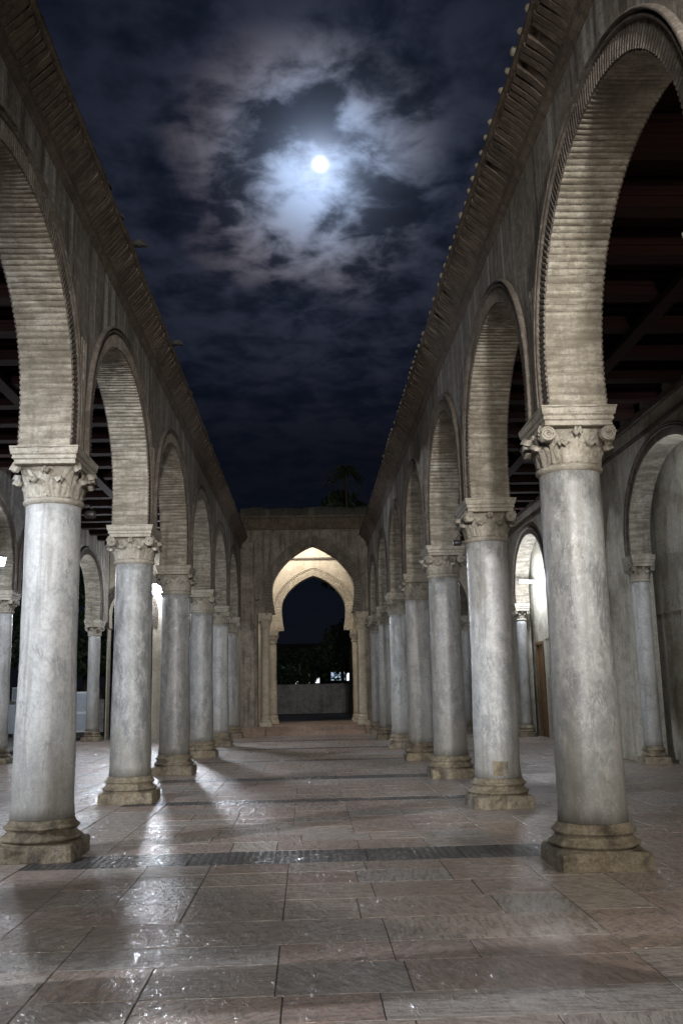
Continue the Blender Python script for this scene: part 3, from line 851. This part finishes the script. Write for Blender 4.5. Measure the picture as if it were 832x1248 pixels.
# back wall behind the blind arches, with a doorway
XB = 6.85
s = MB(); s.box(XB, XB+.3, -5, 27.0, 0, 6.75); s.box(XB, XB+.3, 27.9, YF, 0, 6.75); s.box(XB, XB+.3, 27.0, 27.9, 2.75, 6.75)
t = empty('aisle_back_wall'); tag(t, 'pale streaked back wall behind the right aisle arches', 'wall'); s.build('wall', M_wall2, t)
s = MB(); s.box(XB-.02, XB, 8, 26.95, 2.79, 2.82); s.build('wall_ledge', M_wall2, t)
t = empty('wooden_door', (XB, 27.45, 0)); tag(t, 'brown wooden door half hidden beside the slim white column', 'door')
s = MB(); s.box(-.03,.12,-.45,-.37,0,2.75); s.box(-.03,.12,.37,.45,0,2.75); s.box(-.03,.12,-.37,.37,2.67,2.75); s.build('door_frame', M_door, t)
s = MB(); s.box(.03,.08,-.368,.368,0.01,2.668)
for z0, z1 in ((.2,1.2), (1.35,2.5)):
    for y0, y1 in ((-.32,-.03), (.03,.32)): s.box(.015,.032,y0,y1,z0,z1)
s.build('door_leaf', M_door, t)
s = MB(); s.tube([(-.03,-.30,1.05), (-.03,-.22,1.05)], .012); s.tube([(.03,-.30,1.05), (-.03,-.30,1.05)], .01); s.build('handle', M_metal, t)

# ------------------------------------------------------------------ aisle ends
def end_wall(label, x0, x1, cx, a, name='aisle_end_wall', mat=M_warm):
    F = frame_x(YF+.1); root = empty(name); tag(root, label, 'wall')
    cur = arch_curve(a, 4.25, min(1.45, a*1.05), ZI-.2, n=48, foot=.985)
    s = wall_bm(F, x0, x1, ZI-.2, 6.75, [(cx, cur, 4.25)], HT)
    s.box(x0, cx-a-.05, YF+.1-HT, YF+.1+HT, 0, ZI-.2); s.box(cx+a+.05, x1, YF+.1-HT, YF+.1+HT, 0, ZI-.2)
    s.build('wall', mat, root)
    G = shift(F, cx); soffit_bm(G, cur, HT, seed=cx, amp=.008).build('arch_soffit', M_warm, root)
    archivolt_bm(G, cur, HT, -1, w=.15).build('archivolt', M_arch, root)
end_wall('tan end wall of the left aisle with an arch and a floodlight', XO+.26, XL-.26, -6.05, .72)
end_wall('tan end wall of the right aisle with a dark arch', XR+.26, XI-.21, 4.05, 1.3)
kk = 'slim columns of the aisle end walls'
slim(5.45, YF-.12, 'slim tan column at the right aisle end, seen between second and third right columns', kk, math.pi/2, .8)
slim(-3.95, YF-.12, 'slim column at the left aisle end, glimpsed between third and fourth left columns', kk, math.pi/2, .8)

# ------------------------------------------------------------------ aisle roofs
def roof(label, x0, x1):
    t = empty('timber_ceiling'); tag(t, label, 'roof')
    s = MB(); s.box(x0, x1, -4.9, YF+.3, 6.76, 6.9); s.build('ceiling_boards', M_wood, t)
    y = -4.4; me = None
    while y < YF-.1:
        if me is None:
            q = MB(); q.box(x0+.02, x1-.02, -.13, .13, 6.45, 6.758); q.box(x0+.02, x1-.02, -.16, .16, 6.56, 6.60); q.box(x0+.02, x1-.02, -.20, .20, 6.68, 6.73); me = q.mesh('beam', M_wood)
        link('beam', me, t, (0, y, 0)); y += 1.12
    s = MB(); 
    for xx in (x0+(x1-x0)*.5,): s.box(xx-.1, xx+.1, -4.9, YF, 6.36, 6.452)
    s.build('purlin', M_wood, t)
    s = MB(); s.box(x0-.2, x1+.2, -5, YF+.3, 6.901, 7.0); s.build('roof_slab', M_cope, t)
roof('dark red timber ceiling of the left aisle', XO+.22, XL-.25)
roof('dark red timber ceiling of the right aisle', XR+.25, XB)

# ------------------------------------------------------------------ end gate
FG = frame_x(YF+.3)
GC = .22
root = empty('gate_wall'); tag(root, 'stained stone gate wall with a pointed horseshoe arch closing the nave', 'gateway')
cur = arch_curve(1.43, 4.95, 1.56, 4.12, w=.36, n=60, foot=.93)
HT_ = HT; 
s = wall_bm(FG, XL+HT, XR-HT, 4.12, 7.66, [(GC, cur, 4.95)], .30)
zb0 = .30
s.box(XL+HT, -1.72, YF, YF+.6, zb0, 4.12); s.box(2.0, XR-HT, YF, YF+.6, zb0, 4.12)
s.box(-2.28, -1.82, YF-.16, YF-.002, zb0, 6.6)        # projecting left pier
s.box(2.06, 2.15, YF-.05, YF-.002, zb0, 6.9)
s.build('wall', M_gate, root)
soffit_bm(shift(FG, GC), cur, .30, ribbed=False).build('arch_soffit', M_gate, root)
archivolt_bm(shift(FG, GC), cur, .30, -1, w=.22, d=.05, outer=.10, step=.09).build('archivolt', M_arch2, root)
s = MB()      # raised rectangular frame round the arch
for x0, x1, z0, z1 in ((-1.66,-1.60,4.2,6.98), (2.03,2.09,4.2,6.98), (-1.66,2.09,6.98,7.03)): s.box(x0, x1, YF-.045, YF-.001, z0, z1)
s.build('arch_frame', M_gate, root)
s = MB(); s.box(XL+HT, XR-HT, YF-.10, YF-.001, 7.05, 7.11); s.box(XL+HT, XR-HT, YF-.28, YF+.62, 7.44, 7.52); 
r_ = random.Random(5); x = XL+HT+.02
while x < XR-HT-.1:
    w = .075; ln = .03
    v = []
    for n_, z in ((0,7.112), (.07,7.112), (.14,7.22), (.22,7.40), (.24,7.438), (0,7.438)):
        ds = ln*(z-7.1)/.3; v += [(x+ds, YF-n_, z), (x+ds+w, YF-n_, z)]
    s.add(v, [(2*i, 2*i+1, 2*i+3, 2*i+2) for i in range(5)] + [(0,2,4,6,8,10), (11,9,7,5,3,1)]); x += w+r_.uniform(.035,.05)
s.box(XL+HT, XR-HT, YF-.12, YF-.002, 7.113, 7.435)
s.build('cornice', M_corn, root)
s = MB(); rows = []
for i in range(61):
    x = XL+HT+(XR-XL-2*HT)*i/60; e = lambda k, f: mnoise.noise(Vector((x*f, k, 3.3)))
    t = .05*e(1, 2)+.03*e(2, 9)
    rows.append([(x, YF+a+.015*e(a, 6), z+(t if j > 0 else 0)) for j, (a, z) in enumerate(((-.18,7.52), (-.18,7.70), (-.12,7.82), (.3,7.86), (.62,7.8), (.62,7.5)))])
s.grid(rows, False); s.build('parapet', M_cope, root)
s = MB(); s.box(-2.29, -1.46, YF-.42, YF+.6, 0, .298); s.build('pedestal', M_step, root)
s = MB(); s.box(1.92, 2.15, YF-.42, YF+.6, 0, .298); s.build('pedestal', M_step, root)

gb = base_bm(.16, .44, .34, 9).mesh('column_base', M_warm); gs_ = shaft_bm(.155, .145, .33, 3.32, 32)
gcap = capital_bm(.145, 3.30, 3.62, 3.8, .21, .24).mesh('capital', M_warm); gi = impost_bm(3.615, 3.83, .24, .26).mesh('impost', M_warm)
gsh = gs_.mesh('shaft', M_warm)
def gcol(x, y, z, label, group, hs=1):
    t = empty('gate_column', (x, y, z)); tag(t, label, 'column', group)
    link('base', gb, t); link('shaft', gsh, t); ca = link('capital', gcap, t); link('impost', gi, ca); t.scale = (1,1,hs)
gg = 'columns carrying the end gate'
gcol(-1.46, YF+.18, .295, 'left front column of the end gate, beside the stained pier', gg)
gcol(1.90, YF+.18, .295, 'right front column of the end gate, beside the right row', gg)
# inner gate, lit
YI = 35.1
FG2 = frame_x(YI)
root = empty('inner_gate_wall'); tag(root, 'brightly lit tan inner gate wall behind the first gate arch', 'gateway')
cur2 = arch_curve(1.20, 4.50, 1.22, 3.68, w=.32, n=60, foot=.93)
s = wall_bm(FG2, -2.4, 2.9, 3.68, 8.2, [(GC+.03, cur2, 4.5)], .26)
s.box(-2.4, -1.28, YI-.26, YI+.26, .30, 3.68); s.box(1.82, 2.9, YI-.26, YI+.26, .30, 3.68)
s.build('wall', M_warm, root)
soffit_bm(shift(FG2, GC+.03), cur2, .26, ribbed=False).build('arch_soffit', M_warm, root)
archivolt_bm(shift(FG2, GC+.03), cur2, .26, -1, w=.24, d=.03).build('archivolt', M_warm, root)
s = MB(); s.box(-2.38, 2.88, YI-.34, YI-.262, 6.34, 6.40); s.build('string_course', M_arch, root)
s = MB(); s.box(-2.75, -2.42, YF+.62, YI+.3, 0, 7.4); tag(s.build('vestibule_wall', M_warm), 'plain tan wall closing the left side of the vestibule behind the gate', 'wall')
s = MB(); s.box(2.92, 3.2, YF+.62, YI+.3, 0, 7.4); tag(s.build('vestibule_wall', M_warm), 'plain tan wall closing the right side of the vestibule behind the gate', 'wall')
gcol(-1.30, YI-.34, .30, 'left inner gate column, brightly lit', gg, .885)
gcol(1.80, YI-.34, .30, 'right inner gate column, brightly lit', gg, .885)
# terrace and steps beyond
s = MB(); s.box(-1.44, 1.90, YF-.3, YF+.62, -.01, .14); tag(s.build('gate_step', M_step), kind='structure')
s = MB(); s.box(-3.2, 3.6, YF+.1, 37, -.01, .292); tag(s.build('vestibule_floor', M_step), kind='structure')
s = MB(); s.box(-60, 60, 37, 70, -.015, .285); tag(s.build('terrace', M_ground), kind='structure')
s = MB(); s.box(-30, -7.7, 10, 36.98, -.015, .10); tag(s.build('side_terrace', M_ground), kind='structure')
s = MB(); s.box(-40, 40, 49, 49.3, .28, 1.72); s.box(-40, 40, 48.97, 49.33, 1.72, 1.78)
tag(s.build('boundary_wall', M_low), 'long low grey wall seen through the gate', 'wall')
s = MB(); s.box(-30, -7.75, 36.3, 36.5, .1, 1.25); s.box(-30, -7.75, 36.26, 36.54, 1.25, 1.31)
tag(s.build('garden_wall', M_low), 'low wall at the left beyond the outer arcade', 'wall')
# white boards at the left
def board(x, y, w, z0, z1, label, mat, inset=None):
    t = empty('notice_board', (x, y, .1), .1); tag(t, label, 'board', 'pale boards by the garden wall')
    s = MB(); s.box(-w/2, w/2, -.03, .03, z0, z1); s.build('panel', mat, t)
    s = MB(); s.box(-w/2+.05, w/2-.05, -.045, -.031, z0+.06, z0+(z1-z0)*.45); s.box(-w/2+.05, w/2-.05, -.045, -.031, z0+(z1-z0)*.52, z1-.06); s.build('inset', M_panel, t)
    s = MB(); s.box(-w/2, -w/2+.05, -.029, .029, 0, z0); s.build('leg', M_metal, t)
    s = MB(); s.box(w/2-.05, w/2, -.029, .029, 0, z0); s.build('leg', M_metal, t)
board(-7.92, 33.4, .60, .12, 1.50, 'tall white board just right of the nearest left column', M_white)
board(-10.5, 33.4, .62, .12, 1.10, 'low blue grey board at the left edge', M_panel)
t = empty('cabinet', (-11.0, 35.6, .1)); tag(t, 'small white box on the garden wall at the left edge', 'cabinet')
s = MB(); s.box(-.24,.24,.75,1.0,1.21,1.72); s.build('body', M_white, t)
s = MB(); s.box(-.2,.2,.735,.748,1.26,1.67); s.build('door_panel', M_panel, t)

# ------------------------------------------------------------------ far building with lit windows
root = empty('distant_building', (0, 82, 0)); tag(root, 'low black building far beyond the gate with a few lit windows', 'building')
s = MB(); s.box(-16, 16, 0, 8, .2, 5.2); s.build('wall', M_dark, root)
s = MB(); s.box(-16.3, 16.3, -.4, 8.3, 5.2, 5.45); s.build('roof', M_dark, root)
def win(x0, x1, z0, z1, mat, bars=1):
    f = MB()
    for a, c_, e, g_ in ((x0-.08,x0,z0-.08,z1+.08), (x1,x1+.08,z0-.08,z1+.08), (x0,x1,z0-.08,z0), (x0,x1,z1,z1+.08)): f.box(a, c_, -.08, -.002, e, g_)
    for i in range(1, bars+1):
        xx = x0+(x1-x0)*i/(bars+1); f.box(xx-.03, xx+.03, -.07, -.002, z0, z1)
    fo = f.build('window', M_frame, root)
    g_ = MB(); g_.box(x0, x1, -.04, -.004, z0, z1); g_.build('pane', mat, fo)
win(2.0, 3.2, 2.25, 2.95, M_win_a, 1); win(3.35, 4.15, 2.2, 2.85, M_win_c, 1)
win(-2.35, -.65, 3.1, 3.75, M_win_b, 2)
win(.62, .98, 2.05, 2.5, M_win_c, 0); win(.02, .12, 2.0, 2.8, M_win_a, 0)
t = empty('garden_lamp', (-.95, 80, 0)); tag(t, 'tiny white light low beyond the boundary wall', 'lamp')
s = MB(); s.tube([(0,0,0), (0,0,1.95)], .03); s.build('post', M_metal, t)
s = MB(); s.lathe([(.02,1.93), (.12,2.0), (.13,2.1), (.06,2.22), (.01,2.26)], 10); s.build('globe', M_win_c, t)

# ------------------------------------------------------------------ trees
def leaf_cloud(clumps, n, size, seed):
    s = MB(); r_ = random.Random(seed)
    for cx, cy, cz, rx, rz_ in clumps:
        for _ in range(n):
            while True:
                a, b_, c_ = [r_.uniform(-1, 1) for _ in range(3)]
                d = a*a+b_*b_+c_*c_
                if d <= 1 and r_.random() < .25+d: break
            p_ = Vector((cx+a*rx, cy+b_*rx, cz+c_*rz_)); q = size*r_.uniform(.6, 1.4)
            u = Vector((r_.uniform(-1,1), r_.uniform(-1,1), r_.uniform(-1,1))).normalized(); w_ = u.cross(Vector((r_.uniform(-1,1), r_.uniform(-1,1), .3))).normalized()
            s.add([p_-u*q, p_-w_*q*.4, p_+u*q, p_+w_*q*.4], [(0,1,2,3)])
    return s
def tree(x, y, h, w, label, seed, n=420, z0=.28, lo=.38):
    r_ = random.Random(seed); t = empty('broadleaf_tree', (x, y, z0)); tag(t, label, 'tree', 'dark trees round the courtyard')
    tr = MB(); tr.tube([(0,0,-.1), (.05,0,h*.25), (-.03,.08,h*.5)], .16*h/6, 8, r1=.09*h/6)
    cl = []
    for i in range(9):
        a = r_.uniform(0, 6.28); d = w*.5*r_.uniform(.1, .8); z = h*r_.uniform(lo, .86)
        tr.tube([(-.03,.08,h*.4), (math.cos(a)*d*.5, math.sin(a)*d*.5, z*.8), (math.cos(a)*d, math.sin(a)*d, z)], .06*h/6, 5, r1=.02)
        cl.append((math.cos(a)*d, math.sin(a)*d, z, w*r_.uniform(.17,.28), h*r_.uniform(.09,.15)))
    tr.build('trunk', M_bark, t)
    leaf_cloud(cl, n, .13*h/6, seed).build('crown', M_leaf, t)
tl = [(3.4, 52, 12.9, 5.8, 'dark broad tree rising above the gate wall beside the right cornice'), (7.0, 54, 13.2, 6.5, 'dark broad tree behind the right cornice end'),
      (-3.4, 60, 5.2, 6.0, 'low dark tree left of the gate view'), (-.6, 62, 4.6, 5.5, 'low dark tree in the middle of the gate view'), (2.2, 61, 6.2, 5.5, 'taller dark tree right in the gate view'),
      (5.5, 62, 5.5, 6.0, 'low dark tree far right of the gate view'),
      (-9.6, 41, 6.8, 5.0, 'dark garden tree seen left of the slim pale column'), (-13.2, 39, 7.5, 5.5, 'dark garden tree at the left edge behind the boards'),
      (-17, 42, 8.0, 6.0, 'tall dark garden tree farthest left'), (-11.2, 30, 5.2, 3.2, 'faintly green leafy tree by the lamp at the left edge')]
for i, (x, y, h, w, lab) in enumerate(tl): tree(x, y, h, w, lab, 20+i, lo=.66 if i < 2 else .38)
# palm above the gate
def palm(x, y, h, label, seed):
    r_ = random.Random(seed); t = empty('palm_tree', (x, y, .28)); tag(t, label, 'palm tree')
    s = MB(); s.tube([(0,0,-.1), (.1,0,h*.3), (.05,.05,h*.7), (0,0,h)], .11, 8, r1=.06); s.build('trunk', M_bark, t)
    s = MB()
    for k in range(30):
        a = k*2.4+r_.uniform(-.2,.2); L = r_.uniform(.9,1.5); e = r_.uniform(-1.3, .8)
        pts = []
        for i in range(9):
            q = i/8; pts.append(Vector((math.cos(a)*L*q*(1-.2*q), math.sin(a)*L*q*(1-.2*q), h+L*(e*q-(.55+e)*q*q*1.1))))
        s.tube(pts, .018, 4, r1=.005)
        for i in range(1, 9):
            for sd in (-1, 1):
                for j in (0, .5):
                    p_ = pts[i]*(1-j)+pts[i-1]*j; side = Vector((-math.sin(a), math.cos(a), 0))*sd
                    ln = .42*math.sin(.5+q*2.2)*(1-.4*i/8); dirn = (side*.75+(pts[i]-pts[i-1]).normalized()*.6+Vector((0,0,-.35))).normalized()
                    wv = (pts[i]-pts[i-1]).normalized()*.05
                    s.add([p_-wv, p_+wv, p_+dirn*ln], [(0,1,2)])
    s.build('crown', M_palm, t)
palm(2.05, 46, 12.3, 'lone palm crown silhouetted above the gate wall', 3)

# ------------------------------------------------------------------ lamps and small fittings
def floodlight(loc, target, label, energy, color, spot=150, size=.18, lens=M_glow, w=.34, h=.22, blend=.5, group='floodlights of the arcades', kind='SPOT', pole=False):
    d = Vector(target)-Vector(loc); t = empty('floodlight', loc); tag(t, label, 'floodlight', group)
    t.rotation_euler = d.to_track_quat('-Z', 'Y').to_euler()
    s = MB(); s.box(-w/2, w/2, -h/2, h/2, .005, .07); s.box(-w*.35, w*.35, -h*.35, h*.35, .07, .11)
    for a, c_, e, g_ in ((-w/2,-w/2+.02,-h/2,h/2), (w/2-.02,w/2,-h/2,h/2), (-w/2+.02,w/2-.02,-h/2,-h/2+.02), (-w/2+.02,w/2-.02,h/2-.02,h/2)): s.box(a, c_, e, g_, -.012, .004)
    s.build('housing', M_metal, t)
    s = MB(); s.tube([(-w/2-.02,0,.03), (-w/2-.02,0,.17), (w/2+.02,0,.17), (w/2+.02,0,.03)], .012, 6); s.build('bracket', M_metal, t)
    s = MB(); s.box(-w/2+.021, w/2-.021, -h/2+.021, h/2-.021, -.002, .0045); s.build('lens', lens, t)
    if pole:
        s = MB(); s.tube([(0,0,-.0), (0,0,-loc[2])], .05, 10); po = s.build('pole', M_metal, t); po.matrix_parent_inverse = t.rotation_euler.to_matrix().to_4x4().inverted(); po.location = (0,0,0)  # pole invented to carry an added fill light
    l = light(kind, Vector(loc)+d.normalized()*.05, target, energy, color, size, spot, blend=blend)
    return t
COLD = (.84, .90, 1.0); NEUT = (1.0, .93, .84)
floodlight((-5.03, YF-.42, 5.0), (-2.4, 14, 0), 'bright floodlight on the end wall between second and third left columns', 2400, COLD, 105, size=.35, blend=.9, w=.5, h=.36)
light('POINT', (-5.03, YF-.7, 4.85), (0,0,0), 170, COLD, .1)
floodlight((-6.62, 20.0, 4.35), (-1.5, 12, -2.5), 'bright lamp at the left edge on the outer left arcade', 200, COLD, 130, blend=.8)
light('POINT', (-9.0, 28.5, 4.3), (0,0,0), 420, COLD, .1)  # bare light added to brighten the boards, no lamp modelled
light('POINT', (-6.45, 19.8, 4.2), (0,0,0), 170, COLD, .1)
# fluorescent tube over the door
t = empty('tube_lamp', (XB, 27.45, 4.52)); tag(t, 'glowing white tube lamp on the back wall above the wooden door', 'lamp')
s = MB(); s.box(-.50,-.002,-.03,.03,.035,.075); s.box(-.03,-.0021,-.08,.08,-.03,.034); s.build('housing', M_metal, t)
s = MB(); s.tube([(-.48,0,0), (-.06,0,0)], .03, 10); s.build('tube', M_glow, t)
light('POINT', (XB-.42, 27.0, 4.42), (0,0,0), 170, COLD, .12)
light('POINT', (5.7, 26.2, 4.4), (0,0,0), 90, COLD, .12)
# lamp inside the near side arch
floodlight((6.35, 14.2, 5.1), (XB, 17.6, 3.6), 'white lamp inside the near arch of the right aisle wall', 230, COLD, 160)
# vestibule lamp
floodlight((-1.75, YF+.85, 6.95), (.9, YI, 6.0), 'warm lamp on the back of the gate wall', 430, (1.0,.93,.84), 170, lens=M_glow_w, group='vestibule lamps', blend=.3)
light('POINT', (.2, YF+1.4, 7.2), (0,0,0), 200, (1.0,.93,.84), .2)  # bare light added above the arch to brighten the inner columns
# lamp near the camera, then unseen fill lights added behind and beside it
floodlight((-9.6, 4.0, 5.64), (-2.6, 8.4, 3.2), 'floodlight outside the outer left arcade near the camera', 4200, COLD, 110, size=.12)
floodlight((-1.0, -4.2, 4.8), (.0, 9, .0), 'added unseen fill light on a made-up left pole behind the camera', 2300, (1,.965,.93), 88, size=.8, blend=1, pole=True)  # fill added to even out the nave floor, its stand invented
floodlight((1.0, -4.2, 4.8), (-.2, 26, 2.6), 'added unseen fill light at the right behind the camera', 8500, (1,.965,.93), 40, size=.3, blend=1)  # narrow fill added to brighten the far columns, has no pole
floodlight((5.4, 1.5, 4.6), (5.0, 13, -.5), 'added unseen fill light in the right aisle beside the camera', 900, NEUT, 100)  # fill added to lift the right aisle wall
floodlight((-4.6, 1.5, 4.6), (-6.4, 24, 2.0), 'added unseen fill light in the left aisle beside the camera', 1300, COLD, 60)  # fill added to brighten the outer left arcade

def spout(y, z, side_x, label):
    t = empty('rain_spout', (side_x, y, z)); tag(t, label, 'rain spout', 'rain spouts on the left cornice')
    s = MB(); s.add([(-.3,-.07,0), (-.3,.07,0), (.17,.05,-.015), (.17,-.05,-.015), (-.3,-.07,.09), (-.3,.07,.09), (.14,.05,.06), (.14,-.05,.06)],
                    [(3,2,1,0), (0,1,5,4), (1,2,6,5), (3,0,4,7), (2,3,7,6), (4,5,6,7)]); s.build('channel', M_cope, t)
    s = MB(); s.box(-.02,.10,-.085,-.07,.0,.10); s.box(-.02,.10,.07,.085,.0,.10); s.box(-.02,.02,-.07,.07,.085,.10); s.build('rim', M_cope, t); t.scale = (.7,.6,.6)
spout(10.9, 7.02, XL+HT+.24, 'dark rain spout jutting from the left cornice, nearer of two')
spout(14.3, 7.02, XL+HT+.24, 'dark rain spout jutting from the left cornice, farther of two')
def fitting(loc, rz, label, group='small dark spotlights fixed to the capitals'):
    t = empty('small_spotlight', loc, rz); tag(t, label, 'spotlight', group)
    s = MB(); s.lathe([(.025,-.02), (.042,0), (.044,.07), (.036,.085), (.015,.09)], 14)
    me_v = [(v[2]-.05, v[1], -v[0]) for v in s.v]; s.v = me_v; s.build('body', M_black, t)
    s = MB(); s.tube([(0,0,.06), (-.03,0,.10), (-.12,0,.10)], .01, 5); s.build('bracket', M_black, t)
fitting((XL+.33, YL0+.22, 3.33), 0, 'black spotlight on the capital of the nearest left column')
fitting((XR-.36, YR0+SR+.25, 3.42), math.pi, 'black spotlight on the capital of the second right column')
t = empty('security_camera', (-1.72, YF-.22, 4.62)); tag(t, 'small black camera on the left pier of the gate', 'camera')
s = MB(); s.box(-.06,.06,-.14,.05,-.05,.05); s.build('body', M_black, t)
s = MB(); s.lathe([(.04,0), (.045,.03), (.02,.05)], 12); s.v = [(v[0], -.14-v[2], v[1]) for v in s.v]; s.build('lens', M_metal, t)
s = MB(); s.tube([(0,.03,.03), (-.02,.12,.08), (-.05,.2,.08)], .012, 5); s.build('bracket', M_black, t)
